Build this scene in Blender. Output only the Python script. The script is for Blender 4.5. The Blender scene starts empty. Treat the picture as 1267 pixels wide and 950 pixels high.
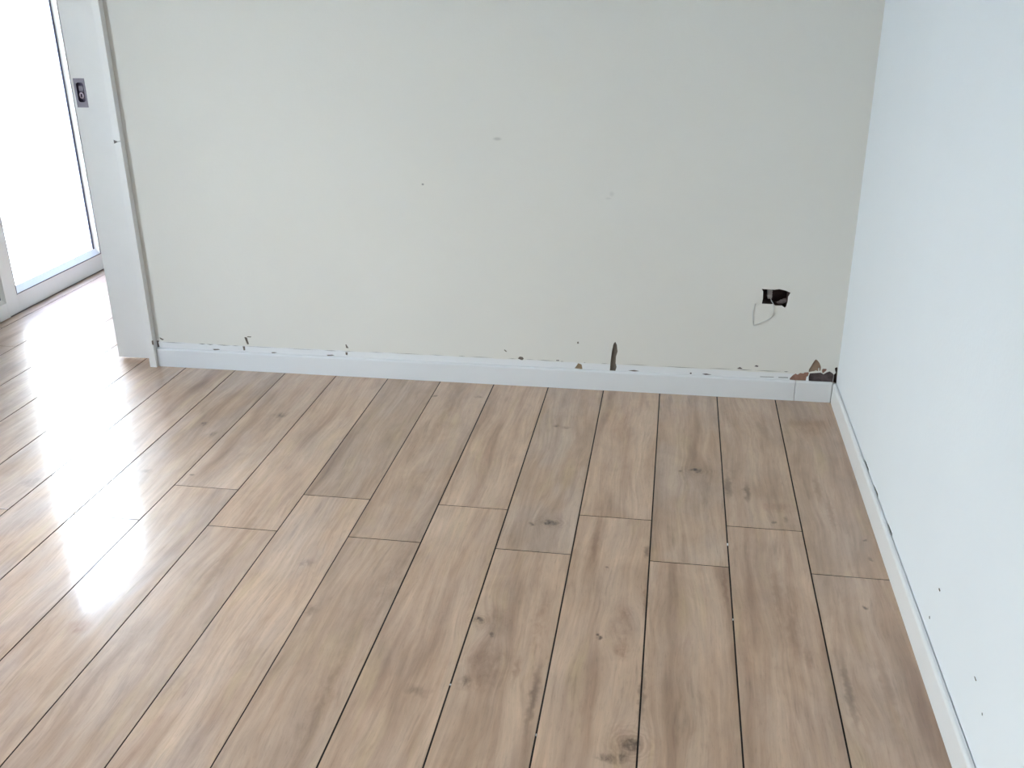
import bpy, bmesh, math, random
from mathutils import Vector, Matrix
random.seed(7)
S = bpy.context.scene
COL = S.collection

# ---------------------------------------------------------------- camera
W, H = 1267, 950
F_PX = 1220.64
YAW, PITCH, ROLL = -0.16508, 0.39668, -0.010025
cam = bpy.data.cameras.new('camera')
cam.sensor_width = 36.0
cam.lens = F_PX * 36.0 / W
cam.clip_start = 0.05
co = bpy.data.objects.new('camera', cam); COL.objects.link(co)
sy, cy, sp, cp = math.sin(YAW), math.cos(YAW), math.sin(PITCH), math.cos(PITCH)
fw = Vector((sy*cp, cy*cp, -sp)); r0 = Vector((cy, -sy, 0)); u0 = r0.cross(fw)
rt = math.cos(ROLL)*r0 + math.sin(ROLL)*u0
up = -math.sin(ROLL)*r0 + math.cos(ROLL)*u0
M = Matrix((rt, up, -fw)).transposed().to_4x4()
M.translation = Vector((-0.5755, -3.26699, 1.39287))
co.matrix_world = M
S.camera = co

# ---------------------------------------------------------------- light
HORIZON, MIDSKY, ZENITH = (1.0, 1.0, 0.97), (0.86, 0.92, 0.98), (0.36, 0.51, 0.98)
SKY_STRENGTH = 30.0
world = bpy.data.worlds.new('world'); S.world = world
world.use_nodes = True
wn = world.node_tree.nodes; wn.clear()
wo = wn.new('ShaderNodeOutputWorld'); wb = wn.new('ShaderNodeBackground')
# bright hazy sky: white towards the horizon, bluer overhead
wt = wn.new('ShaderNodeTexCoord'); wsx = wn.new('ShaderNodeSeparateXYZ'); wr = wn.new('ShaderNodeValToRGB')
WL = world.node_tree.links
WL.new(wt.outputs['Generated'], wsx.inputs[0]); WL.new(wsx.outputs[2], wr.inputs[0]); WL.new(wr.outputs[0], wb.inputs[0])
we = wr.color_ramp.elements; we.new(.5)
for e_, (p_, c_) in zip(we, [(0.0, HORIZON), (0.38, MIDSKY), (0.8, ZENITH)]):
    e_.position = p_; e_.color = (*c_, 1)
wb.inputs[1].default_value = SKY_STRENGTH
world.node_tree.links.new(wb.outputs[0], wo.inputs[0])
S.view_settings.view_transform = 'Standard'; S.view_settings.look = 'None'
S.view_settings.gamma = 1.0; S.view_settings.exposure = 0.12
S.view_settings.use_curve_mapping = False

# room limits
XL, XR = -3.44, 0.0135         # left (garden) wall face, right wall face
YB, YW = -5.2, 0.012           # wall behind the camera, wall in the picture
YF = 3.2                       # far end of the next room
ZC = 2.6
# openings in the left wall:  (y0, y1, z0, z1)
DOOR_O = (-0.52, 1.30, 0.0, 2.10)
ADDED_WIN_O = (-2.25, -1.35, 0.0, 1.80)  # invented unseen opening, added to balance the brightness of the walls
def portal(name, y0, y1, z0, z1):
    l = bpy.data.lights.new(name, 'AREA'); l.shape = 'RECTANGLE'
    l.size = z1 - z0; l.size_y = y1 - y0
    l.cycles.is_portal = True
    o = bpy.data.objects.new(name, l); COL.objects.link(o)
    o.location = (XL - 0.22, (y0+y1)/2, (z0+z1)/2)
    o.rotation_euler = (0, -math.pi/2, 0)
portal('daylight_portal', *DOOR_O)
portal('daylight_portal', *ADDED_WIN_O)

# ---------------------------------------------------------------- materials
def mat(name):
    m = bpy.data.materials.new(name); m.use_nodes = True
    nt = m.node_tree
    return m, nt, nt.nodes['Principled BSDF']
def simple(name, col, rough=0.5, metal=0.0, var=0.06, scale=30.0, bump=0.0, bscale=200.0, spec=0.5):
    m, nt, b = mat(name)
    N, L = nt.nodes, nt.links
    tc = N.new('ShaderNodeTexCoord')
    no = N.new('ShaderNodeTexNoise'); no.inputs['Scale'].default_value = scale; no.inputs['Detail'].default_value = 4
    L.new(tc.outputs['Object'], no.inputs['Vector'])
    r = N.new('ShaderNodeMapRange'); r.inputs[3].default_value = 1-var; r.inputs[4].default_value = 1+var
    L.new(no.outputs[0], r.inputs[0])
    v = N.new('ShaderNodeVectorMath'); v.operation = 'SCALE'; v.inputs[0].default_value = col
    L.new(r.outputs[0], v.inputs['Scale']); L.new(v.outputs[0], b.inputs['Base Color'])
    b.inputs['Roughness'].default_value = rough; b.inputs['Metallic'].default_value = metal
    b.inputs['Specular IOR Level'].default_value = spec
    if bump:
        n2 = N.new('ShaderNodeTexNoise'); n2.inputs['Scale'].default_value = bscale; n2.inputs['Detail'].default_value = 3
        L.new(tc.outputs['Object'], n2.inputs['Vector'])
        bp = N.new('ShaderNodeBump'); bp.inputs['Strength'].default_value = bump; bp.inputs['Distance'].default_value = 0.002
        L.new(n2.outputs[0], bp.inputs['Height']); L.new(bp.outputs[0], b.inputs['Normal'])
    return m

def wall_paint(name, col, band=None, marks=()):
    """matt white emulsion; band = z below which the plaster was left as filler; marks = soft rubbed spots"""
    m, nt, b = mat(name); N, L = nt.nodes, nt.links
    tc = N.new('ShaderNodeTexCoord')
    no = N.new('ShaderNodeTexNoise'); no.inputs['Scale'].default_value = 1.7; no.inputs['Detail'].default_value = 5
    L.new(tc.outputs['Object'], no.inputs['Vector'])
    r = N.new('ShaderNodeMapRange'); r.inputs[3].default_value = 0.97; r.inputs[4].default_value = 1.03
    L.new(no.outputs[0], r.inputs[0])
    c = N.new('ShaderNodeVectorMath'); c.operation = 'SCALE'; c.inputs[0].default_value = col
    L.new(r.outputs[0], c.inputs['Scale'])
    out = c.outputs[0]
    sep = N.new('ShaderNodeSeparateXYZ'); L.new(tc.outputs['Object'], sep.inputs[0])
    if band:
        n3 = N.new('ShaderNodeTexNoise'); n3.inputs['Scale'].default_value = 25
        L.new(tc.outputs['Object'], n3.inputs['Vector'])
        ad = N.new('ShaderNodeMath'); ad.operation = 'MULTIPLY_ADD'; ad.inputs[1].default_value = 0.008
        L.new(n3.outputs[0], ad.inputs[0]); L.new(sep.outputs[2], ad.inputs[2])
        mr = N.new('ShaderNodeMapRange'); mr.inputs[1].default_value = band+0.006; mr.inputs[2].default_value = band+0.002
        L.new(ad.outputs[0], mr.inputs[0])
        mx = N.new('ShaderNodeMix'); mx.data_type = 'RGBA'
        mx.inputs[7].default_value = (0.86, 0.87, 0.88, 1)
        L.new(mr.outputs[0], mx.inputs[0]); L.new(out, mx.inputs[6]); out = mx.outputs[2]
    for (mxp, mz, rx, rz, st) in marks:
        su = N.new('ShaderNodeVectorMath'); su.operation = 'SUBTRACT'; su.inputs[1].default_value = (mxp, 0, mz)
        L.new(tc.outputs['Object'], su.inputs[0])
        mu = N.new('ShaderNodeVectorMath'); mu.operation = 'MULTIPLY'; mu.inputs[1].default_value = (1/rx, 0, 1/rz)
        L.new(su.outputs[0], mu.inputs[0])
        le = N.new('ShaderNodeVectorMath'); le.operation = 'LENGTH'; L.new(mu.outputs[0], le.inputs[0])
        mr = N.new('ShaderNodeMapRange'); mr.interpolation_type = 'SMOOTHSTEP'
        mr.inputs[1].default_value = 0.2; mr.inputs[2].default_value = 1; mr.inputs[3].default_value = 1-st; mr.inputs[4].default_value = 1
        L.new(le.outputs['Value'], mr.inputs[0])
        sc = N.new('ShaderNodeVectorMath'); sc.operation = 'SCALE'; L.new(out, sc.inputs[0]); L.new(mr.outputs[0], sc.inputs['Scale'])
        out = sc.outputs[0]
    L.new(out, b.inputs['Base Color'])
    b.inputs['Roughness'].default_value = 0.75; b.inputs['Specular IOR Level'].default_value = 0.25
    n2 = N.new('ShaderNodeTexNoise'); n2.inputs['Scale'].default_value = 90; n2.inputs['Detail'].default_value = 6
    n4 = N.new('ShaderNodeTexNoise'); n4.inputs['Scale'].default_value = 4; n4.inputs['Detail'].default_value = 2
    L.new(tc.outputs['Object'], n2.inputs['Vector']); L.new(tc.outputs['Object'], n4.inputs['Vector'])
    ad = N.new('ShaderNodeMath'); ad.operation = 'MULTIPLY_ADD'; ad.inputs[1].default_value = 6.0
    L.new(n4.outputs[0], ad.inputs[0]); L.new(n2.outputs[0], ad.inputs[2])
    bp = N.new('ShaderNodeBump'); bp.inputs['Strength'].default_value = 0.25; bp.inputs['Distance'].default_value = 0.0015
    L.new(ad.outputs[0], bp.inputs['Height']); L.new(bp.outputs[0], b.inputs['Normal'])
    return m

M_WALL = wall_paint('wall_paint', (0.825, 0.813, 0.765), band=0.097,
                    marks=[(-1.163, 0.879, 0.02, 0.008, 0.22), (-1.424, 0.7224, 0.006, 0.005, 0.6),
                           (-0.779, 0.705, 0.012, 0.012, 0.10), (-0.79, 0.69, 0.014, 0.005, 0.10)])
M_WALLR = wall_paint('sky_tinted_wall_paint', (0.775, 0.825, 0.875))  # cool paint with part of the sky's blue light mixed into its colour
M_CEIL = wall_paint('ceiling_paint', (0.85, 0.85, 0.84))
M_GLOSS = simple('white_gloss_paint', (0.88, 0.88, 0.87), rough=0.35, var=0.015, bump=0.05, bscale=60)
M_BASE = simple('white_skirting_paint', (0.83, 0.85, 0.87), rough=0.30, var=0.02, scale=6, bump=0.04, bscale=40)
M_UPVC = simple('white_plastic_frame', (0.84, 0.85, 0.84), rough=0.30, var=0.01)
M_GASKET = simple('blue_grey_gasket', (0.10, 0.11, 0.17), rough=0.6, var=0.1)
M_HOLE = simple('dark_cavity_plaster', (0.07, 0.042, 0.038), rough=0.95, var=0.5, scale=60, bump=0.5, bscale=120)
M_PLASTER = simple('brown_render', (0.33, 0.23, 0.165), rough=0.95, var=0.15, scale=80, bump=0.3)
M_RED = simple('reddish_brown_render', (0.36, 0.20, 0.145), rough=0.95, var=0.3, scale=90, bump=0.4)
M_DARK = simple('dark_grey_brown_masonry', (0.12, 0.092, 0.095), rough=0.95, var=0.7, scale=70, bump=0.5)
M_GOUGE = simple('grey_brown_gouge', (0.20, 0.17, 0.14), rough=0.95, var=0.2, scale=120, bump=0.4)
M_TAN = simple('tan_chip', (0.36, 0.26, 0.17), rough=0.95, var=0.2, scale=120)
M_CRACK = simple('crack_and_shade_grey', (0.16, 0.15, 0.15), rough=0.95, var=0.2)
M_GROUT = simple('dark_joint', (0.018, 0.015, 0.013), rough=0.9, var=0.4, scale=12)
M_STEEL = simple('dull_nickel', (0.26, 0.24, 0.29), rough=0.55, metal=0.3, var=0.12, scale=200)
M_STEELD = simple('dark_recess_metal', (0.09, 0.075, 0.12), rough=0.45, metal=0.7, var=0.2, scale=200)
M_CONDUIT = simple('grey_conduit', (0.33, 0.30, 0.29), rough=0.7, var=0.1)
M_WIRE = simple('pale_wire', (0.74, 0.75, 0.75), rough=0.5, var=0.05)
M_TERRACE = simple('pale_terrace_stone', (0.75, 0.745, 0.57), rough=0.8, var=0.1, scale=3, bump=0.3)
M_BLIND = simple('white_shutter_slats', (0.62, 0.63, 0.64), rough=0.5, var=0.02)
MATS = dict(hole=M_HOLE, plaster=M_PLASTER, red=M_RED, dark=M_DARK, gouge=M_GOUGE, tan=M_TAN, crack=M_CRACK)

def glass():
    m = bpy.data.materials.new('clear_glass'); m.use_nodes = True
    N, L = m.node_tree.nodes, m.node_tree.links; N.clear()
    o = N.new('ShaderNodeOutputMaterial'); mx = N.new('ShaderNodeMixShader')
    t = N.new('ShaderNodeBsdfTransparent'); t.inputs[0].default_value = (0.93, 0.95, 0.94, 1)
    g = N.new('ShaderNodeBsdfGlossy'); g.inputs['Roughness'].default_value = 0.01
    f = N.new('ShaderNodeFresnel'); f.inputs[0].default_value = 1.45
    ge = N.new('ShaderNodeNewGeometry'); sb = N.new('ShaderNodeMath'); sb.operation = 'SUBTRACT'; sb.inputs[0].default_value = 1
    L.new(ge.outputs['Backfacing'], sb.inputs[1])
    mu = N.new('ShaderNodeMath'); mu.operation = 'MULTIPLY'; L.new(f.outputs[0], mu.inputs[0]); L.new(sb.outputs[0], mu.inputs[1])
    L.new(mu.outputs[0], mx.inputs[0]); L.new(t.outputs[0], mx.inputs[1]); L.new(g.outputs[0], mx.inputs[2])
    L.new(mx.outputs[0], o.inputs[0])
    return m
M_GLASS = glass()

# knots, streaks and stains in the board surface: (x, y, radius across, radius along, darkening, colour, pinch)
DK, BR, RD, GY, PL = (0.14, 0.12, 0.12), (0.52, 0.42, 0.36), (0.60, 0.38, 0.38), (0.55, 0.53, 0.56), (1.25, 1.2, 1.1)
BLOBS = [
 (-0.919,-0.323,.014,.010,.45,DK,0),(-0.886,-0.330,.014,.010,.45,DK,0),
 (-0.862,-0.939,.022,.014,.75,DK,1),(-0.908,-0.954,.009,.012,.6,DK,0),(-0.885,-0.93,.08,.13,.12,GY,0),
 (-0.463,-0.575,.020,.014,.75,DK,1),(-0.509,-0.587,.007,.009,.6,DK,0),(-0.48,-0.64,.08,.10,.18,GY,0),
 (-1.221,-0.121,.014,.012,.55,DK,0),(-1.376,-0.135,.012,.008,.6,DK,0),
 (-2.090,-0.470,.018,.020,.6,DK,0),(-2.027,-0.543,.014,.022,.55,DK,0),(-2.05,-.52,.09,.16,.15,GY,0),
 (-1.860,-0.365,.026,.022,.5,DK,0),(-1.88,-.40,.07,.14,.22,GY,0),(-2.113,-0.819,.02,.016,.35,DK,0),
 (-2.474,-0.404,.03,.02,.35,DK,0),(-1.964,-.824,.008,.008,.7,DK,0),
 (-0.972,-1.398,.013,.012,.75,DK,1),(-0.932,-1.447,.007,.010,.6,DK,0),(-0.925,-1.40,.05,.06,.35,BR,0),
 (-0.925,-1.545,.075,.065,.45,BR,1),(-0.958,-1.622,.016,.02,.4,DK,0),(-0.93,-1.62,.07,.04,.28,BR,0),
 (-0.693,-1.417,.006,.008,.9,DK,0),(-0.684,-1.425,.006,.007,.85,DK,0),
 (-0.643,-1.385,.045,.05,.38,GY,1),(-0.638,-1.33,.02,.04,.4,BR,0),(-0.637,-1.46,.018,.04,.45,BR,0),
 (-0.644,-1.791,.022,.015,.6,DK,0),(-0.614,-1.786,.013,.016,.65,DK,0),(-0.602,-1.748,.022,.022,.6,DK,1),
 (-0.62,-1.77,.05,.06,.28,BR,0),
 (-0.856,-1.565,.007,.05,.5,BR,0),(-0.808,-1.64,.010,.11,.55,DK,0),(-0.83,-1.38,.02,.14,.3,BR,0),
 (-0.373,-0.664,.012,.07,.6,DK,0),(-0.321,-0.690,.010,.06,.6,DK,0),(-0.36,-.56,.02,.12,.25,BR,0),
 (-0.118,-0.64,.010,.09,.45,BR,0),(-0.100,-0.78,.010,.10,.45,BR,0),(-0.105,-0.2,.05,.10,.3,BR,0),
 (-0.245,-0.765,.045,.03,.35,RD,0),(-0.225,-0.83,.008,.02,.5,DK,0),(-0.258,-.852,.008,.008,.6,DK,0),
 (-0.276,-1.17,.012,.14,.42,BR,0),(-0.256,-1.33,.012,.12,.45,BR,0),(-0.231,-1.434,.008,.05,.4,BR,0),
 (-0.262,-1.25,.05,.2,.18,BR,0),
 (-0.030,-0.909,.006,.007,.7,DK,0),(-0.077,-1.219,.005,.007,.7,DK,0),(-0.030,-1.003,.005,.006,.5,DK,0),
 (-0.16,-1.52,.010,.12,.45,DK,0),(-0.08,-1.55,.012,.2,.35,BR,0),
 (-1.43,-1.27,.05,.10,.2,GY,0),(-1.455,-1.23,.02,.02,.3,DK,0),(-1.571,-1.714,.05,.07,.25,GY,0),
 (-1.884,-1.563,.035,.03,.4,RD,0),(-1.37,-1.42,.02,.03,.3,DK,0),(-1.22,-1.30,.03,.25,.3,BR,0),
 (-1.24,-1.7,.02,.2,.3,BR,0),(-1.05,-1.66,.035,.02,.35,DK,0),(-2.42,-.93,.03,.03,.35,DK,0),
 (-1.67,-1.28,.012,.22,.38,BR,0),(-1.74,-1.6,.05,.12,.2,GY,0),
 (-0.585,-1.60,.008,.10,.4,DK,0),(-0.59,-1.25,.006,.10,.45,BR,0),(-0.40,-1.18,.007,.10,.4,BR,0),
 (-0.69,-1.14,.006,.006,.6,DK,0),(-0.595,-1.05,.008,.03,.5,DK,0),(-0.73,-1.02,.010,.10,.35,BR,0),
 (-1.30,-0.30,.03,.25,.22,BR,0),(-1.27,-.75,.05,.16,.18,GY,0),(-0.70,-.30,.05,.2,.14,RD,0),
 (-0.24,-0.25,.012,.14,.3,BR,0),(-0.36,-0.15,.015,.10,.28,BR,0),
]
def wood():
    m, nt, b = mat('oak_look_boards'); N, L = nt.nodes, nt.links
    def math_(op, a, c=None, d=None):
        n = N.new('ShaderNodeMath'); n.operation = op
        for i, x in enumerate((a, c, d)):
            if x is None: continue
            if isinstance(x, (int, float)): n.inputs[i].default_value = x
            else: L.new(x, n.inputs[i])
        return n.outputs[0]
    def vm(op, a, c):
        n = N.new('ShaderNodeVectorMath'); n.operation = op
        for i, x in enumerate((a, c)):
            if isinstance(x, tuple): n.inputs[i].default_value = x
            else: L.new(x, n.inputs[i])
        return n.outputs[0]
    def noise(v, scale, detail=4, rough=0.5, dist=0.0):
        n = N.new('ShaderNodeTexNoise'); n.inputs['Scale'].default_value = scale; n.inputs['Detail'].default_value = detail
        n.inputs['Roughness'].default_value = rough; n.inputs['Distortion'].default_value = dist
        L.new(v, n.inputs['Vector']); return n
    def ramp(v, stops, interp='LINEAR'):
        n = N.new('ShaderNodeValToRGB'); n.color_ramp.interpolation = interp
        e = n.color_ramp.elements
        while len(e) < len(stops): e.new(0.5)
        for q, (p, c) in zip(e, stops): q.position = p; q.color = (*c, 1)
        L.new(v, n.inputs[0]); return n.outputs[0]
    def mixc(f, a, c, mode='MIX'):
        n = N.new('ShaderNodeMix'); n.data_type = 'RGBA'; n.blend_type = mode
        for i, x in ((0, f), (6, a), (7, c)):
            if isinstance(x, (int, float)): n.inputs[i].default_value = x
            elif isinstance(x, tuple): n.inputs[i].default_value = (*x, 1)
            else: L.new(x, n.inputs[i])
        return n.outputs[2]
    tc = N.new('ShaderNodeTexCoord'); P = tc.outputs['Object']
    uv = N.new('ShaderNodeUVMap'); uv.uv_map = 'board'; U = uv.outputs[0]
    at = N.new('ShaderNodeAttribute'); at.attribute_name = 'board_tint'
    # wobble used to roughen the outline of every knot
    wob = noise(P, 45, 3); wv = vm('SUBTRACT', wob.outputs['Color'], (.5, .5, .5)); wv = vm('MULTIPLY', wv, (.022, .036, 0))
    PW = vm('ADD', P, wv)
    masks = []; eyes = []
    warp = None
    for (x, y, ra, rl, st, colr, pinch) in BLOBS:
        d = vm('MULTIPLY', vm('SUBTRACT', PW, (x, y, 0)), (1/ra, 1/rl, 0))
        le = N.new('ShaderNodeVectorMath'); le.operation = 'LENGTH'; L.new(d, le.inputs[0])
        mr = N.new('ShaderNodeMapRange'); mr.interpolation_type = 'SMOOTHSTEP'
        mr.inputs[1].default_value = 0.15 if ra < .03 else 0.0; mr.inputs[2].default_value = 1.35
        mr.inputs[3].default_value = st; mr.inputs[4].default_value = 0
        L.new(le.outputs['Value'], mr.inputs[0]); masks.append((mr.outputs[0], colr, ra))
        if pinch:
            if ra < .03: eyes.append((le.outputs['Value'], (.42, .34, .30)))
            e = vm('SUBTRACT', P, (x, y, 0))
            dd = vm('MULTIPLY', e, (1/.07, 1/.13, 0))
            l2 = N.new('ShaderNodeVectorMath'); l2.operation = 'LENGTH'; L.new(dd, l2.inputs[0])
            m2 = N.new('ShaderNodeMapRange'); m2.interpolation_type = 'SMOOTHSTEP'
            m2.inputs[3].default_value = -0.75; m2.inputs[4].default_value = 0
            L.new(l2.outputs['Value'], m2.inputs[0])
            s = N.new('ShaderNodeVectorMath'); s.operation = 'SCALE'
            L.new(vm('MULTIPLY', e, (1, .25, 0)), s.inputs[0]); L.new(m2.outputs[0], s.inputs['Scale'])
            warp = s.outputs[0] if warp is None else vm('ADD', warp, s.outputs[0])
    U2 = vm('ADD', U, warp)
    # slow meander of the grain
    low = noise(vm('MULTIPLY', U2, (5, 1.6, 1)), 1.0, 2)
    lv = vm('MULTIPLY', vm('SUBTRACT', low.outputs['Color'], (.5, .5, .5)), (.085, .05, 0))
    U3 = vm('ADD', U2, lv)
    streak = noise(vm('MULTIPLY', U3, (16, 1.1, 1)), 1.0, 5, .55)
    fine = noise(vm('MULTIPLY', U3, (110, 5.0, 1)), 1.0, 3, .6)
    cloud = noise(vm('MULTIPLY', U, (7, 3.0, 1)), 1.0, 3)
    rings = noise(vm('MULTIPLY', U3, (9, .7, 1)), 1.0, 1)
    rw = math_('SINE', math_('MULTIPLY', rings.outputs[0], 70.0))
    base = ramp(streak.outputs[0], [(.26, (.33, .200, .132)), (.42, (.505, .345, .235)), (.55, (.575, .405, .285)), (.72, (.65, .48, .348))])
    grey = ramp(streak.outputs[0], [(.26, (.39, .300, .250)), (.45, (.51, .402, .335)), (.72, (.64, .525, .445))])
    cm = N.new('ShaderNodeMapRange'); cm.interpolation_type = 'SMOOTHSTEP'; cm.inputs[1].default_value = .40; cm.inputs[2].default_value = .62
    L.new(cloud.outputs[0], cm.inputs[0])
    sp_ = N.new('ShaderNodeSeparateColor'); L.new(at.outputs['Color'], sp_.inputs[0])
    gm = math_('MULTIPLY', cm.outputs[0], math_('ADD', .18, sp_.outputs[1]))
    gm = math_('MINIMUM', gm, 1.0)
    c = mixc(gm, base, grey)
    # ochre veins
    oc = noise(vm('MULTIPLY', U3, (12, 2.2, 1)), 1.3, 3)
    om = N.new('ShaderNodeMapRange'); om.inputs[1].default_value = .56; om.inputs[2].default_value = .74; om.inputs[4].default_value = .55
    L.new(oc.outputs[0], om.inputs[0])
    c = mixc(om.outputs[0], c, (.58, .43, .26))
    # fine fibre and rings
    fr = N.new('ShaderNodeMapRange'); fr.inputs[1].default_value = .3; fr.inputs[2].default_value = .7; fr.inputs[3].default_value = .90; fr.inputs[4].default_value = 1.07
    L.new(fine.outputs[0], fr.inputs[0])
    rr = N.new('ShaderNodeMapRange'); rr.inputs[1].default_value = -1; rr.inputs[2].default_value = 1; rr.inputs[3].default_value = .965; rr.inputs[4].default_value = 1.03
    L.new(rw, rr.inputs[0])
    sk = noise(vm('MULTIPLY', U3, (260, 26, 1)), 1.0, 3, .7)
    sr = N.new('ShaderNodeMapRange'); sr.inputs[1].default_value = .30; sr.inputs[2].default_value = .46; sr.inputs[3].default_value = .86; sr.inputs[4].default_value = 1.0
    L.new(sk.outputs[0], sr.inputs[0])
    # short dark pores that gather in some places of a board
    po = noise(vm('MULTIPLY', U3, (45, 3.2, 1)), 1.0, 4, .7)
    pr_ = N.new('ShaderNodeMapRange'); pr_.inputs[1].default_value = .30; pr_.inputs[2].default_value = .42; pr_.inputs[3].default_value = .80; pr_.inputs[4].default_value = 1.0
    L.new(po.outputs[0], pr_.inputs[0])
    k = math_('MULTIPLY', math_('MULTIPLY', fr.outputs[0], rr.outputs[0]), sp_.outputs[0])
    k = math_('MULTIPLY', k, math_('MULTIPLY', sr.outputs[0], pr_.outputs[0]))
    mo = noise(vm('MULTIPLY', U, (11, 5.0, 1)), 1.0, 5, .6, .8)
    mr_ = N.new('ShaderNodeMapRange'); mr_.inputs[1].default_value = .3; mr_.inputs[2].default_value = .7; mr_.inputs[3].default_value = .90; mr_.inputs[4].default_value = 1.10
    L.new(mo.outputs[0], mr_.inputs[0]); k = math_('MULTIPLY', k, mr_.outputs[0])
    k = math_('MULTIPLY', k, 1.03)
    s = N.new('ShaderNodeVectorMath'); s.operation = 'SCALE'; L.new(c, s.inputs[0]); L.new(k, s.inputs['Scale']); c = s.outputs[0]
    # thin dark veins following the grain
    ve = noise(vm('MULTIPLY', U3, (20, 1.3, 1)), 1.0, 3, .55)
    vd = math_('ABSOLUTE', math_('SUBTRACT', ve.outputs[0], .47))
    vr = N.new('ShaderNodeMapRange'); vr.inputs[1].default_value = .0; vr.inputs[2].default_value = .022; vr.inputs[3].default_value = .20; vr.inputs[4].default_value = 0
    L.new(vd, vr.inputs[0])
    c = mixc(math_('MULTIPLY', vr.outputs[0], math_('MINIMUM', math_('MULTIPLY', streak.outputs[0], 1.6), 1.0)), c, (.62, .50, .44), 'MULTIPLY')
    bl = noise(vm('MULTIPLY', P, (60, 26, 1)), 1.0, 5, .65, .6)
    blot = N.new('ShaderNodeMapRange'); blot.inputs[1].default_value = .36; blot.inputs[2].default_value = .64; blot.inputs[3].default_value = .25; blot.inputs[4].default_value = 1.5
    L.new(bl.outputs[0], blot.inputs[0])
    for lv_, cl_ in eyes:
        sn = math_('MULTIPLY_ADD', math_('COSINE', math_('MULTIPLY', lv_, 11.0)), .5, .5)
        fo = N.new('ShaderNodeMapRange'); fo.interpolation_type = 'SMOOTHSTEP'; fo.inputs[1].default_value = .6; fo.inputs[2].default_value = 3.6; fo.inputs[3].default_value = .30; fo.inputs[4].default_value = 0
        L.new(lv_, fo.inputs[0])
        c = mixc(math_('MULTIPLY', sn, fo.outputs[0]), c, cl_, 'MULTIPLY')
    for mk, colr, ra in masks:
        g = math_('MULTIPLY', mk, math_('MULTIPLY_ADD', fine.outputs[0], 1.0, .5) if ra < .013 else blot.outputs[0])
        c = mixc(math_('MINIMUM', g, 1.0), c, colr, 'MULTIPLY')
    c = vm('MULTIPLY', c, (1.05, .99, .955))
    L.new(c, b.inputs['Base Color'])
    # satin lacquer, worn a little unevenly
    wn_ = noise(P, 9, 4)
    rg = N.new('ShaderNodeMapRange'); rg.inputs[3].default_value = FLOOR_R0; rg.inputs[4].default_value = FLOOR_R1
    L.new(wn_.outputs[0], rg.inputs[0]); L.new(rg.outputs[0], b.inputs['Coat Roughness'])
    b.inputs['Coat Weight'].default_value = 1.0; b.inputs['Coat IOR'].default_value = 1.5
    b.inputs['Specular IOR Level'].default_value = 0.35
    b.inputs['Roughness'].default_value = 0.42; b.inputs['IOR'].default_value = 1.5
    hb = math_('MULTIPLY_ADD', fine.outputs[0], .25, math_('MULTIPLY', noise(P, 7, 2).outputs[0], 1.0))
    bp = N.new('ShaderNodeBump'); bp.inputs['Strength'].default_value = .12; bp.inputs['Distance'].default_value = .0015
    L.new(hb, bp.inputs['Height']); L.new(bp.outputs[0], b.inputs['Normal'])
    return m
FLOOR_R0, FLOOR_R1 = 0.07, 0.17
M_WOOD = wood()

# ---------------------------------------------------------------- mesh helpers
def link(name, bm, m, parent=None, kind=None, smooth=False):
    me = bpy.data.meshes.new(name)
    bmesh.ops.recalc_face_normals(bm, faces=bm.faces)
    bm.to_mesh(me); bm.free()
    for x in (m if isinstance(m, (list, tuple)) else [m]): me.materials.append(x)
    if smooth:
        for p in me.polygons: p.use_smooth = True
    o = bpy.data.objects.new(name, me); COL.objects.link(o)
    if parent is not None: o.parent = parent
    if kind: o['kind'] = kind
    return o
def box(bm, x0, x1, y0, y1, z0, z1, bev=0.0, mi=0):
    r = bmesh.ops.create_cube(bm, size=1.0)
    vs = r['verts']
    for v in vs:
        v.co = Vector(((x0+x1)/2 + v.co.x*(x1-x0), (y0+y1)/2 + v.co.y*(y1-y0), (z0+z1)/2 + v.co.z*(z1-z0)))
    fs = list({f for v in vs for f in v.link_faces})
    for f in fs: f.material_index = mi
    if bev:
        es = list({e for v in vs for e in v.link_edges})
        bmesh.ops.bevel(bm, geom=es, offset=bev, segments=2, profile=.5, affect='EDGES')
def prism(bm, pts, axis, a, b, mi=0):
    """extrude a 2D outline along axis ('x': pts=(y,z); 'y': pts=(x,z); 'z': pts=(x,y))"""
    def P(p, t):
        return {'x': (t, p[0], p[1]), 'y': (p[0], t, p[1]), 'z': (p[0], p[1], t)}[axis]
    A = [bm.verts.new(P(p, a)) for p in pts]; B = [bm.verts.new(P(p, b)) for p in pts]
    n = len(pts)
    fs = [bm.faces.new(A), bm.faces.new(B[::-1])]
    for i in range(n): fs.append(bm.faces.new((A[i], A[(i+1) % n], B[(i+1) % n], B[i])))
    for f in fs: f.material_index = mi
def tube(bm, pts, rad, seg=8):
    pts = [Vector(p) for p in pts]; rings = []
    for i, p in enumerate(pts):
        t = (pts[min(i+1, len(pts)-1)] - pts[max(i-1, 0)]).normalized()
        a = t.cross(Vector((0, 0, 1)));
        if a.length < .1: a = t.cross(Vector((0, 1, 0)))
        a.normalize(); c = t.cross(a)
        rings.append([bm.verts.new(p + rad*(math.cos(q*2*math.pi/seg)*a + math.sin(q*2*math.pi/seg)*c)) for q in range(seg)])
    for r, s in zip(rings, rings[1:]):
        for q in range(seg): bm.faces.new((r[q], r[(q+1) % seg], s[(q+1) % seg], s[q]))
    bm.faces.new(rings[0][::-1]); bm.faces.new(rings[-1])
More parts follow.
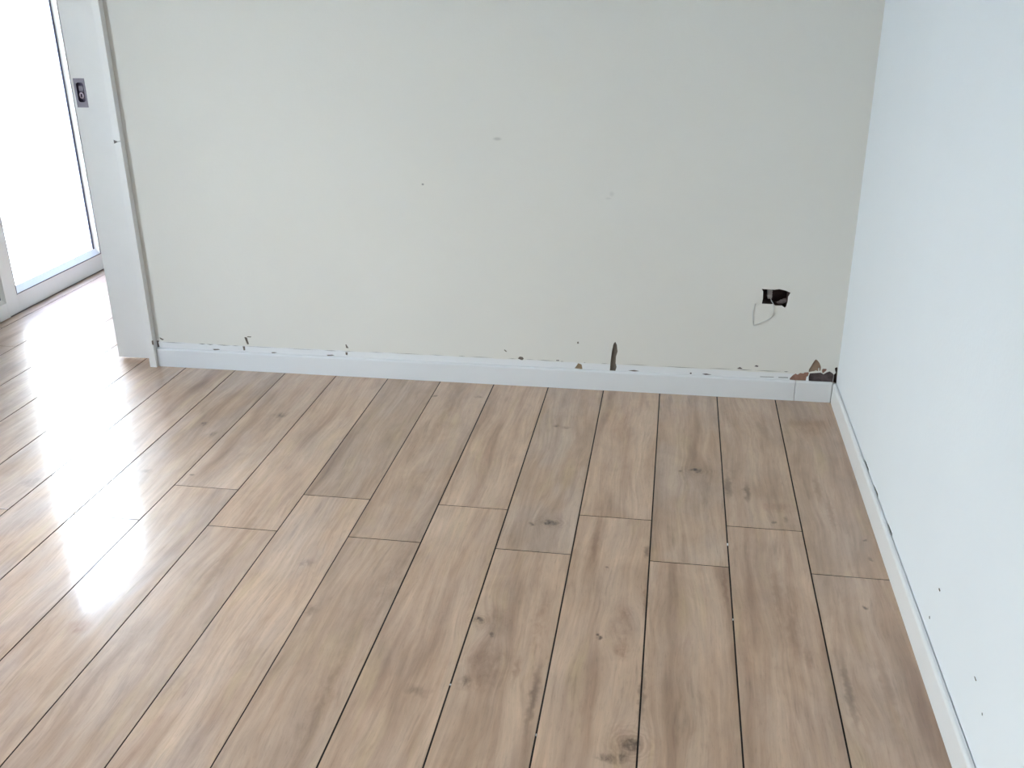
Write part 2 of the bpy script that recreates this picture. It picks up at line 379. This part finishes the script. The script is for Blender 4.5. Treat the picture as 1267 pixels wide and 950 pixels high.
def carve(o, cuts):
    """cuts: list of (pts, axis, a, b, material) prisms taken out of o"""
    tmp = []
    for pts, axis, a, b, m in cuts:
        bm = bmesh.new(); prism(bm, pts, axis, a, b)
        c = link('cutter', bm, m); tmp.append(c)
        md = o.modifiers.new('cut', 'BOOLEAN'); md.operation = 'DIFFERENCE'; md.object = c
        md.solver = 'EXACT'; md.material_mode = 'TRANSFER'
    bpy.context.view_layer.update()
    dg = bpy.context.evaluated_depsgraph_get()
    me = bpy.data.meshes.new_from_object(o.evaluated_get(dg), preserve_all_data_layers=True, depsgraph=dg)
    o.modifiers.clear(); old = o.data; o.data = me; me.name = o.name
    for c in tmp: bpy.data.objects.remove(c, do_unlink=True)

# ---------------------------------------------------------------- floor
def build_floor():
    G, GE, L_, Wd = 0.0034, 0.0028, 1.213, 0.2
    bm = bmesh.new()
    uvl = bm.loops.layers.uv.new('board')
    ca = bm.loops.layers.color.new('board_tint')
    rng = random.Random(21)
    # hand-set tones for the boards in view: (row, index from the wall side) -> (brightness, greyness)
    tone = {(1,0):(.93,.10),(1,1):(.95,.10),(2,0):(.95,.15),(2,1):(.98,.05),(3,0):(.94,.55),(3,1):(.97,.05),
            (4,0):(1.02,.05),(4,1):(1.02,.02),(5,0):(.95,.6),(5,1):(.98,.10),(6,0):(1.03,.0),(6,1):(1.04,.0),
            (7,0):(.97,.45),(7,1):(.95,.10),(8,0):(.93,.35),(8,1):(1.05,.6),(9,0):(1.03,.35),(9,1):(.97,.5),
            (10,0):(.98,.6),(10,1):(.97,.7),(11,0):(.96,.6),(11,1):(1.0,.7),(12,0):(1.03,.5),
            (12,1):(1.0,.8),(13,0):(1.0,.7),(13,1):(.98,.8)}
    rows = [(0.013, -0.187)] + [(-.187-Wd*i, -.187-Wd*(i+1)) for i in range(17)]
    for r, (xa, xb) in enumerate(rows, 1):
        Gr, Gl = [(.0036 if q < 6.5 else .0026 if q < 11 else .0030) for q in (r - 1, r)]
        xb = max(xb, XL-.02)
        base = -1.091 if r % 2 else -0.8877
        js = sorted([base + L_*k for k in range(-5, 6)])
        for k, (ya, yb) in enumerate(zip(js, js[1:])):
            y0, y1 = max(ya, YB), min(yb, YF)
            if y1 - y0 < .02: continue
            x0, x1 = xb + Gl/2, xa - Gr/2
            y0 += GE/2; y1 -= GE/2
            idx = round((base - ya)/L_)      # 0: board ending at the joint seen in the photo, reaching under the wall
            t = tone.get((r, idx + 0 if idx >= 0 else -1), None)
            if idx == 0: t = tone.get((r, 0))
            if idx == 1: t = tone.get((r, 1))
            if t is None: t = (rng.uniform(.94, 1.04), rng.uniform(0, .5))
            ou, ov = rng.uniform(0, 90), rng.uniform(0, 90)
            c = .0006
            vs = {}
            top = [(x0+c, y0+c), (x1-c, y0+c), (x1-c, y1-c), (x0+c, y1-c)]
            mid = [(x0, y0), (x1, y0), (x1, y1), (x0, y1)]
            T = [bm.verts.new((*p, 0)) for p in top]; Mv = [bm.verts.new((*p, -c)) for p in mid]; B = [bm.verts.new((*p, -.008)) for p in mid]
            fs = [bm.faces.new(T)]
            for i in range(4):
                j = (i+1) % 4
                fs.append(bm.faces.new((Mv[i], Mv[j], T[j], T[i]))); fs.append(bm.faces.new((B[i], B[j], Mv[j], Mv[i]))); fs[-1].material_index = 1
            for f in fs:
                for lo in f.loops:
                    lo[uvl].uv = (lo.vert.co.x - x0 + ou, lo.vert.co.y - y0 + ov)
                    lo[ca] = (t[0], t[1], 0, 1)
    box(bm, XL-.25, .02, YB-.05, YF+.05, -.06, -.0022, mi=1)
    for f in bm.faces:
        pass
    # a few grains of pale grit stuck in the joints
    for (x, y, w, l) in [(-.387, -.982, .0035, .009), (-.387, -1.31, .002, .004), (-.987, -1.63, .0034, .003), (-.787, -1.75, .002, .004)]:
        box(bm, x-w/2, x+w/2, y-l/2, y+l/2, -.004, .0003, mi=2)
    o = link('floor', bm, [M_WOOD, M_GROUT, M_WIRE], kind='structure')
    return o
build_floor()

# ---------------------------------------------------------------- back wall with the chases and chips in it
LX = -2.50      # right edge of the door casing
bm = bmesh.new(); box(bm, LX-.02, .16, YW, .13, 0, ZC)
wall_back = link('wall_back', bm, M_WALL, kind='structure')
cuts = [([(LX-.1, .0-.01), (-1.55, -.01), (-1.55, 2.06), (LX-.1, 2.06)], 'y', .038, .092, M_WALL)]
HOLE = [(-0.2664,0.3973),(-0.2516,0.3964),(-0.2243,0.3959),(-0.209,0.3986),(-0.1892,0.3948),(-0.171,0.3877),(-0.1775,0.3738),(-0.1775,0.3581),(-0.1809,0.339),(-0.1854,0.3346),(-0.1958,0.3415),(-0.2153,0.3407),(-0.2256,0.3455),(-0.2314,0.3452),(-0.2569,0.3452),(-0.2613,0.3456),(-0.2595,0.363),(-0.2607,0.3881)]
CUTS = [
 (HOLE, 0.05, 'hole'),
 ([(-0.0831,0.1058),(-0.0832,0.1141),(-0.0796,0.1226),(-0.0749,0.1322),(-0.0713,0.1412),(-0.0666,0.1503),(-0.0636,0.1537),(-0.0582,0.1495),(-0.051,0.1411),(-0.0466,0.132),(-0.0444,0.1263),(-0.0446,0.1137),(-0.0477,0.111),(-0.0491,0.1236),(-0.0523,0.1221),(-0.0521,0.1095),(-0.0594,0.1142),(-0.0658,0.11)], 0.004, 'plaster'),
 ([(-0.0374,0.1199),(-0.0261,0.1205),(-0.0241,0.1186),(-0.0264,0.1122),(-0.0311,0.1082),(-0.0334,0.1042),(-0.0382,0.1065),(-0.0396,0.1153)], 0.004, 'red'),
 ([(-0.1436,0.0700),(-0.1436,0.0789),(-0.1345,0.0909),(-0.126,0.0973),(-0.1192,0.0936),(-0.1103,0.1007),(-0.0999,0.0987),(-0.0969,0.1032),(-0.0857,0.1046),(-0.0818,0.1023),(-0.0832,0.0913),(-0.0884,0.0872),(-0.0898,0.07)], 0.0035, 'red'),
 ([(-0.0793,0.07),(-0.0813,0.0889),(-0.0785,0.1009),(-0.056,0.1037),(-0.0426,0.1055),(-0.0329,0.1),(-0.0235,0.1071),(-0.0139,0.1116),(-0.003,0.1052),(0.001,0.0998),(0.0005,0.07)], 0.007, 'dark'),
 ([(0.0027,0.1206),(0.0022,0.1251),(0.0086,0.1285),(0.0107,0.1256),(0.0130,0.07),(0.0016,0.07),(0.0016,0.0998),(0.0069,0.1078)], 0.012, 'hole'),
 ([(-0.7518,0.1838),(-0.7456,0.1729),(-0.7419,0.1469),(-0.7471,0.1277),(-0.7475,0.1024),(-0.7435,0.0887),(-0.7483,0.0700),(-0.7672,0.0700),(-0.7658,0.1046),(-0.7623,0.1458),(-0.7573,0.1742)], 0.006, 'gouge'),
 ([(-0.8939,0.0750),(-0.8863,0.0853),(-0.8811,0.0952),(-0.8685,0.0908),(-0.8652,0.0730)], 0.004, 'tan'),
 ([(-1.0997,0.1013),(-1.0924,0.1094),(-1.0815,0.1081),(-1.0779,0.1012),(-1.0834,0.0958)], 0.003, 'gouge'),
 ([(-1.1504,0.132),(-1.1467,0.1335),(-1.1395,0.1275),(-1.142,0.1241)], 0.002, 'gouge'),
 ([(-0.96,0.1030),(-0.9492,0.1035),(-0.9503,0.1000),(-0.9599,0.1000)], 0.002, 'dark'),
 ([(-0.7032,0.0769),(-0.681,0.08),(-0.6621,0.0766),(-0.6808,0.0743)], 0.002, 'gouge'),
 ([(-0.4857,0.0808),(-0.48,0.0811),(-0.4797,0.0761),(-0.4854,0.0757)], 0.002, 'dark'),
 ([(-0.8859,0.1759),(-0.8812,0.1774),(-0.8799,0.1699),(-0.8858,0.1696)], 0.002, 'gouge'),
 ([(-2.1397,0.1328),(-2.1297,0.1313),(-2.1246,0.1049),(-2.1315,0.1037)], 0.003, 'gouge'),
 ([(-2.1276,0.136),(-2.1118,0.1359),(-2.1138,0.1324),(-2.1281,0.1325)], 0.003, 'gouge'),
 ([(-2.1512,0.0950),(-2.1418,0.0950),(-2.1428,0.0794),(-2.1488,0.0783)], 0.003, 'gouge'),
 ([(-2.2732,0.0778),(-2.2501,0.079),(-2.2437,0.0759),(-2.2679,0.0729)], 0.003, 'gouge'),
 ([(-2.0393,0.0763),(-2.0275,0.0778),(-2.0152,0.0759),(-2.0364,0.0722)], 0.003, 'gouge'),
 ([(-1.8226,0.0775),(-1.8003,0.0795),(-1.7899,0.0767),(-1.8172,0.0736)], 0.003, 'gouge'),
 ([(-1.7455,0.1233),(-1.7408,0.1219),(-1.7337,0.1081),(-1.7434,0.1093)], 0.003, 'gouge'),
 ([(-1.7476,0.0925),(-1.7388,0.0920),(-1.7408,0.0802),(-1.7472,0.0815)], 0.003, 'gouge'),
 ([(-2.4842,0.115),(-2.4673,0.1073),(-2.4732,0.1027),(-2.4828,0.1074)], 0.003, 'gouge'),
 ([(-2.4980,0.1000),(-2.4904,0.1015),(-2.4877,0.0986),(-2.4930,0.0937),(-2.4900,0.0764),(-2.4980,0.0725)], 0.003, 'gouge'),
 ([(-0.3239,0.1070),(-0.3157,0.1110),(-0.3066,0.1065),(-0.3089,0.1048),(-0.322,0.1048)], 0.002, 'dark'),
 ([(-0.2674,0.1166),(-0.2611,0.1215),(-0.253,0.1185),(-0.2553,0.1149)], 0.002, 'dark'),
 ([(-0.4431,0.0785),(-0.4284,0.0805),(-0.4096,0.0769),(-0.4333,0.075)], 0.002, 'dark'),
 ([(-0.2445,0.0799),(-0.1978,0.0808),(-0.1977,0.0791),(-0.2444,0.0782)], 0.002, 'dark'),
 ([(-0.1823,0.0811),(-0.150,0.0817),(-0.150,0.0794),(-0.1821,0.0788)], 0.002, 'dark'),
]
for pts, d, m in CUTS: cuts.append((pts, 'y', YW-.02, YW+d, MATS[m]))
# the ragged old skirting line, a hairline crack of broken lengths
CL = [(-2.4786,0.0956),(-2.3199,0.0968),(-2.1509,0.096),(-1.984,0.0961),(-1.8194,0.0953),(-1.5229,0.0991),(-1.2204,0.1001),(-1.0381,0.1008),(-0.8585,0.0989),(-0.6818,0.1009),(-0.469,0.0993),(-0.3666,0.1025),(-0.1998,0.1025),(-0.15,0.1040)]
def crack_z(x):
    for (a, za), (b_, zb) in zip(CL, CL[1:]):
        if a <= x <= b_: return za + (zb-za)*(x-a)/(b_-a)
    return CL[-1][1]
rc = random.Random(5)
x = CL[0][0]
avoid = [(-.772,-.74), (-.898,-.862), (-1.102,-1.075), (-.963,-.946), (-2.4985,-2.486)]
while x < -0.15:
    ln = rc.choice([.03, .06, .10, .16]); e = min(x+ln, -.15)
    seg = [(x, e)]
    for a, b_ in avoid:
        seg = [q for s0, s1 in seg for q in ([(s0, min(s1, a)), (max(s0, b_), s1)] if s0 < b_ and s1 > a else [(s0, s1)]) if q[1]-q[0] > .004]
    strong = x > -.62 or -2.47 < x < -2.2
    for s0, s1 in seg:
        t = rc.uniform(.0011, .0022) * (1.3 if strong else .8)
        mid = (s0+s1)/2; j = rc.uniform(-.0004, .0004)
        cuts.append(([(s0, crack_z(s0)), (mid, crack_z(mid)-t+j), (s1, crack_z(s1)-.0003), (mid, crack_z(mid)+j)], 'y', YW-.02, YW+.0015, M_CRACK))
    x = e + rc.choice([.002, .01, .02] if strong else [.004, .02, .05])
carve(wall_back, cuts)

# right wall
bm = bmesh.new(); box(bm, XR, .16, YB, YW-.0002, 0, ZC)
wall_right = link('wall_right', bm, M_WALLR, kind='structure')
RC = [([(-1.4144,0.1962),(-1.4212,0.2013),(-1.4301,0.2001),(-1.4237,0.1946)], 0.002, 'gouge'),
([(-1.3881,0.107),(-1.3934,0.112),(-1.3981,0.1083),(-1.3928,0.1033)], 0.001, 'crack'),
([(-1.6944,0.1956),(-1.699,0.1983),(-1.7101,0.198),(-1.7065,0.194)], 0.002, 'gouge'),
([(-1.762,0.1694),(-1.7659,0.1728),(-1.7694,0.1696),(-1.7655,0.1663)], 0.002, 'gouge'),
([(-0.5700,0.071),(-0.5948,0.0750),(-0.6400,0.0755),(-0.6500,0.071)], 0.003, 'gouge'),
([(-0.7263,0.071),(-0.7503,0.0750),(-0.7900,0.0765),(-0.8000,0.071)], 0.003, 'gouge'),
([(-0.9327,0.071),(-0.9533,0.0745),(-0.9950,0.0760),(-1.0005,0.071)], 0.003, 'gouge')]
carve(wall_right, [(p, 'x', XR-.02, XR+d, MATS[m]) for p, d, m in RC])

# ---------------------------------------------------------------- the other walls and the ceiling
def wall_with_openings(name, x0, x1, ya, yb, openings, m):
    bm = bmesh.new(); ys = ya
    for (y0, y1, z0, z1) in sorted(openings):
        box(bm, x0, x1, ys, y0, 0, ZC)
        box(bm, x0, x1, y0, y1, z1, ZC)
        if z0 > 0: box(bm, x0, x1, y0, y1, 0, z0)
        ys = y1
    box(bm, x0, x1, ys, yb, 0, ZC)
    return link(name, bm, m, kind='structure')
wall_with_openings('wall_left', XL-.20, XL+.0, YB, YF, [DOOR_O, ADDED_WIN_O], M_WALLR)
bm = bmesh.new(); box(bm, XL-.2, .16, YB-.12, YB, 0, ZC); link('wall_rear', bm, M_WALLR, kind='structure')
bm = bmesh.new(); box(bm, XL-.2, .16, YF, YF+.12, 0, ZC); link('wall_far', bm, M_WALLR, kind='structure')
bm = bmesh.new(); box(bm, XR, .16, .13, YF, 0, ZC); link('wall_side', bm, M_WALLR, kind='structure')
bm = bmesh.new(); box(bm, XL, LX-.02, YW, .13, 2.09, ZC); link('wall_header', bm, M_WALLR, kind='structure')
bm = bmesh.new(); box(bm, XL-.2, .16, YB-.12, YF+.12, ZC, ZC+.12); link('ceiling', bm, M_CEIL, kind='structure')

# ---------------------------------------------------------------- skirting
def skirt_profile(hgt, th):
    r = .0075; pts = [(0, 0), (0, hgt-r)]
    for i in range(1, 7):
        a = math.pi/2*i/6; pts.append((r - r*math.cos(a), hgt - r + r*math.sin(a)))
    pts += [(th, hgt), (th, 0)]
    return pts       # (depth from face, z)
def skirt(name, axis, a, b, hgt, th, face):
    bm = bmesh.new()
    if axis == 'x': prism(bm, [(face + d, z) for d, z in skirt_profile(hgt, th)], 'x', a, b)
    else: prism(bm, [(face + d, z) for d, z in skirt_profile(hgt, th)], 'y', a, b)
    return link(name, bm, M_BASE, kind='structure')
skirt('baseboard_back', 'x', LX+.0005, -.1254, .0735, .0115, 0.0)
skirt('baseboard_back', 'x', -.1238, -.0022, .0735, .0115, 0.0)
skirt('baseboard_right', 'y', -.5486, .0003, .071, .0115, 0.0)
skirt('baseboard_right', 'y', YB, -.5499, .071, .0115, 0.0)

# ---------------------------------------------------------------- pocket door, its casing
bm = bmesh.new()
box(bm, LX-.027, LX, -.014, YW+.026, 0, 2.09, bev=.0015)
box(bm, LX-.027, LX, .092, .145, 0, 2.09, bev=.0015)
casing = link('trim_1', bm, M_GLOSS, kind='structure')
carve(casing, [([(LX-.030, .8600), (LX-.012, .8530), (LX-.0005, .8550), (LX-.0005, .8535), (LX-.012, .8510), (LX-.020, .8470), (LX-.030, .8440)], 'y', -.03, -.0130, M_CRACK),
               ([(LX-.004, .108), (LX+.003, .112), (LX+.003, .090), (LX-.004, .094)], 'y', -.03, -.009, M_GOUGE)])
bm = bmesh.new(); box(bm, XL, LX, -.012, YW+.026, 2.09, 2.16, bev=.0015); link('trim_2', bm, M_GLOSS, kind='structure')
DL = -2.688
bm = bmesh.new(); box(bm, DL, -1.62, .046, .084, .011, 2.05, bev=.0015)
door = link('door_1', bm, M_GLOSS, kind='structure')
PX0, PX1, PZ0, PZ1 = -2.679, -2.637, .960, 1.059
carve(door, [([(PX0+.006, PZ0+.015), (PX1-.004, PZ0+.015), (PX1-.004, PZ1-.011), (PX0+.006, PZ1-.011)], 'y', .03, .060, M_STEELD)])
# flush pull: plate with a rounded recess, turn piece and thumb bar
bm = bmesh.new()
def rrect(x0, x1, z0, z1, r, n=6):
    pts = []
    for cx_, cz_, a0 in ((x1-r, z1-r, 0), (x0+r, z1-r, 90), (x0+r, z0+r, 180), (x1-r, z0+r, 270)):
        for i in range(n+1):
            a = math.radians(a0 + 90*i/n); pts.append((cx_ + r*math.cos(a), cz_ + r*math.sin(a)))
    return pts
prism(bm, [(PX0, PZ0), (PX1, PZ0), (PX1, PZ1), (PX0, PZ1)], 'y', .0445, .047)
plate = link('pull_plate', bm, [M_STEEL, M_STEELD], parent=door)
carve(plate, [(rrect(PX0+.0085, PX1-.0060, PZ0+.018, PZ1-.014, .009), 'y', .03, .06, M_STEELD)])
bm = bmesh.new(); cxm = (PX0+PX1)/2 + .001
prism(bm, [(cxm + .009*math.cos(a*math.pi/8), PZ0+.041 + .011*math.sin(a*math.pi/8)) for a in range(16)], 'y', .0465, .0590)
knob = link('turn_knob', bm, simple('pinkish_steel', (.34, .28, .34), rough=.5, metal=.4, var=.1), parent=door)
carve(knob, [([(cxm-.0025, PZ0+.034), (cxm+.0025, PZ0+.034), (cxm+.0025, PZ0+.046), (cxm-.0025, PZ0+.046)], 'y', .04, .052, M_STEELD)])
bm = bmesh.new(); prism(bm, rrect(cxm-.007, cxm+.009, PZ0+.056, PZ0+.073, .003), 'y', .0475, .0590)
link('thumb_bar', bm, M_STEEL, parent=door)

# ---------------------------------------------------------------- sliding glass door in the garden wall
door2 = bpy.data.objects.new('door_2', None); COL.objects.link(door2)
door2.location = (XL, .39, 0); door2['kind'] = 'structure'
def child(name, bm, m):
    o = link(name, bm, m); o.parent = door2; o.matrix_parent_inverse = Matrix.Translation(-door2.location); return o
def ring(bm, x0, x1, yo0, yo1, zo0, zo1, yi0, yi1, zi0, zi1, bev=.002):
    """rectangular frame lying in the yz plane"""
    box(bm, x0, x1, yo0, yi0, zo0, zo1, bev); box(bm, x0, x1, yi1, yo1, zo0, zo1, bev)
    box(bm, x0+.0003, x1-.0003, yi0-.001, yi1+.001, zo0, zi0, bev); box(bm, x0+.0003, x1-.0003, yi0-.001, yi1+.001, zi1, zo1, bev)
def bead(bm, xf, xb, y0, y1, z0, z1, wy, wz):
    """sloping glazing bead from the frame's inner edge back to the pane"""
    a = [(xf, y0, z0), (xf, y1, z0), (xf, y1, z1), (xf, y0, z1)]
    b = [(xb, y0+wy, z0+wz), (xb, y1-wy, z0+wz), (xb, y1-wy, z1-wz), (xb, y0+wy, z1-wz)]
    c = [(xb, p[1], p[2]) for p in a]
    A, B, C_ = ([bm.verts.new(p) for p in q] for q in (a, b, c))
    for i in range(4):
        j = (i+1) % 4
        bm.faces.new((A[i], A[j], B[j], B[i])); bm.faces.new((B[i], B[j], C_[j], C_[i])); bm.faces.new((A[i], C_[i], C_[j], A[j]))
TOP = 2.09
# right-hand leaf
bm = bmesh.new(); ring(bm, XL-.055, XL, .452, 1.295, .003, TOP, .532, 1.221, .085, TOP-.08); child('sash', bm, M_UPVC)
bm = bmesh.new(); bead(bm, XL-.003, XL-.020, .5325, 1.2205, .0865, TOP-.081, .014, .026); child('glazing_bead', bm, M_UPVC)
bm = bmesh.new(); ring(bm, XL-.024, XL-.0202, .540, 1.2130, .104, TOP-.09, .548, 1.1915, .113, TOP-.109, 0); child('gasket', bm, M_GASKET)
bm = bmesh.new(); box(bm, XL-.030, XL-.024, .538, 1.215, .10, TOP-.095); child('pane', bm, M_GLASS)
bm = bmesh.new(); ring(bm, XL-.0015, XL+.0008, .529, 1.224, .0822, TOP-.075, .533, 1.2200, .0862, TOP-.079, 0); child('shade_line', bm, M_CRACK)  # dark ring drawn in for the shaded gap around the bead
# left-hand leaf, standing a little proud
XQ = XL + .008
bm = bmesh.new(); ring(bm, XQ-.050, XQ, -.515, .4515, .003, TOP, -.43, .4400, .073, TOP-.08); child('sash', bm, M_UPVC)
bm = bmesh.new(); bead(bm, XQ-.003, XQ-.018, -.4295, .4395, .0745, TOP-.081, .008, .012); child('glazing_bead', bm, M_UPVC)
bm = bmesh.new(); ring(bm, XQ-.022, XQ-.0182, -.426, .4360, .078, TOP-.09, -.420, .4300, .088, TOP-.096, 0); child('gasket', bm, M_GASKET)
bm = bmesh.new(); box(bm, XQ-.028, XQ-.022, -.428, .438, .077, TOP-.088); child('pane', bm, M_GLASS)
# dark joint under the frame, and shutters outside: closed on the left, part lowered on the right
bm = bmesh.new(); box(bm, XL-.06, XL+.0030, .453, 1.29, -.001, .0034); child('floor_seal', bm, M_CRACK)
def shutter(y0, y1, z0, z1):
    bm = bmesh.new(); z = z0
    while z < z1:
        box(bm, XL-.066, XL-.054, y0, y1, z, min(z+.0445, z1), bev=.003); z += .045
    child('roller_shutter', bm, M_BLIND)
shutter(-.50, .44, .03, 2.08)
shutter(.46, 1.29, 1.70, 2.08)
for y in (-.51, .45, 1.29):
    bm = bmesh.new(); box(bm, XL-.085, XL-.0555, y-.012, y+.012, 0, 2.09, .002); child('shutter_guide', bm, M_UPVC)

# invented second opening, out of view, added to light the walls; glazed the same way
w2 = bpy.data.objects.new('added_window_1', None); COL.objects.link(w2); w2.location = (XL, -1.8, 0); w2['kind'] = 'structure'
door2_keep = door2; door2 = w2
y0, y1, z0, z1 = ADDED_WIN_O; ym = (y0+y1)/2
for a, b_ in ((y0, ym), (ym, y1)):
    bm = bmesh.new(); ring(bm, XL-.06, XL-.005, a+.002, b_-.002, .003, z1-.002, a+.075, b_-.075, .08, z1-.08); child('added_window_frame', bm, M_UPVC)
    bm = bmesh.new(); box(bm, XL-.036, XL-.030, a+.07, b_-.07, .075, z1-.075); child('pane', bm, M_GLASS)

# ---------------------------------------------------------------- outside: terrace
bm = bmesh.new(); box(bm, -14, XL-.20, -9, 9, -.20, -.03); link('terrace', bm, M_TERRACE, kind='structure')

# ---------------------------------------------------------------- things in the socket hole
def tag(o, label, cat, group=None):
    o['label'] = label; o['category'] = cat
    if group: o['group'] = group
bm = bmesh.new()
# flattened grey conduit stub standing in the cavity
pts = [(-.2446, .3965), (-.2300, .3965), (-.2285, .3623), (-.2310, .3605), (-.2425, .3602), (-.2440, .3625)]
prism(bm, pts, 'y', YW+.012, YW+.049)
for i in range(3): box(bm, -.2448, -.2282, YW+.0105, YW+.0125, .368+.009*i, .3705+.009*i)
conduit = link('conduit_stub', bm, M_CONDUIT)
tag(conduit, 'grey flat conduit stub inside the dark square hole in the wall', 'conduit')
bm = bmesh.new()
yy = YW - .0022
tube(bm, [(-.2336, YW+.020, .3615), (-.2300, YW+.012, .3540), (-.2250, YW+.004, .3475), (-.2225, yy, .3434), (-.2205, yy, .3288), (-.2186, yy, .3119), (-.229, yy, .2965), (-.2419, yy, .2863), (-.261, yy, .2779),
          (-.2818, yy, .2662), (-.287, yy, .281), (-.2885, yy, .2981), (-.2895, yy, .3151), (-.2864, yy, .3323), (-.2845, yy, .345)], .0012)
wire = link('loose_wire', bm, M_WIRE, smooth=True)
tag(wire, 'thin pale wire hanging in a loop from the hole in the white wall', 'wire')
bm = bmesh.new()
rb = random.Random(3)
for (x, z, r) in [(-.1925, .3480, .010), (-.184, .3530, .009), (-.203, .3450, .007)]:
    s = bmesh.ops.create_icosphere(bm, subdivisions=2, radius=r)
    for v in s['verts']:
        v.co = Vector((v.co.x*1.2, v.co.y, v.co.z*.7)) * rb.uniform(.85, 1.12) + Vector((x, YW+.024, z))
rub = link('broken_plaster', bm, simple('broken_plaster_grey', (.20, .16, .16), rough=.95, var=.3, scale=80))
tag(rub, 'lump of broken grey plaster lying on the bottom edge of the wall hole', 'plaster')
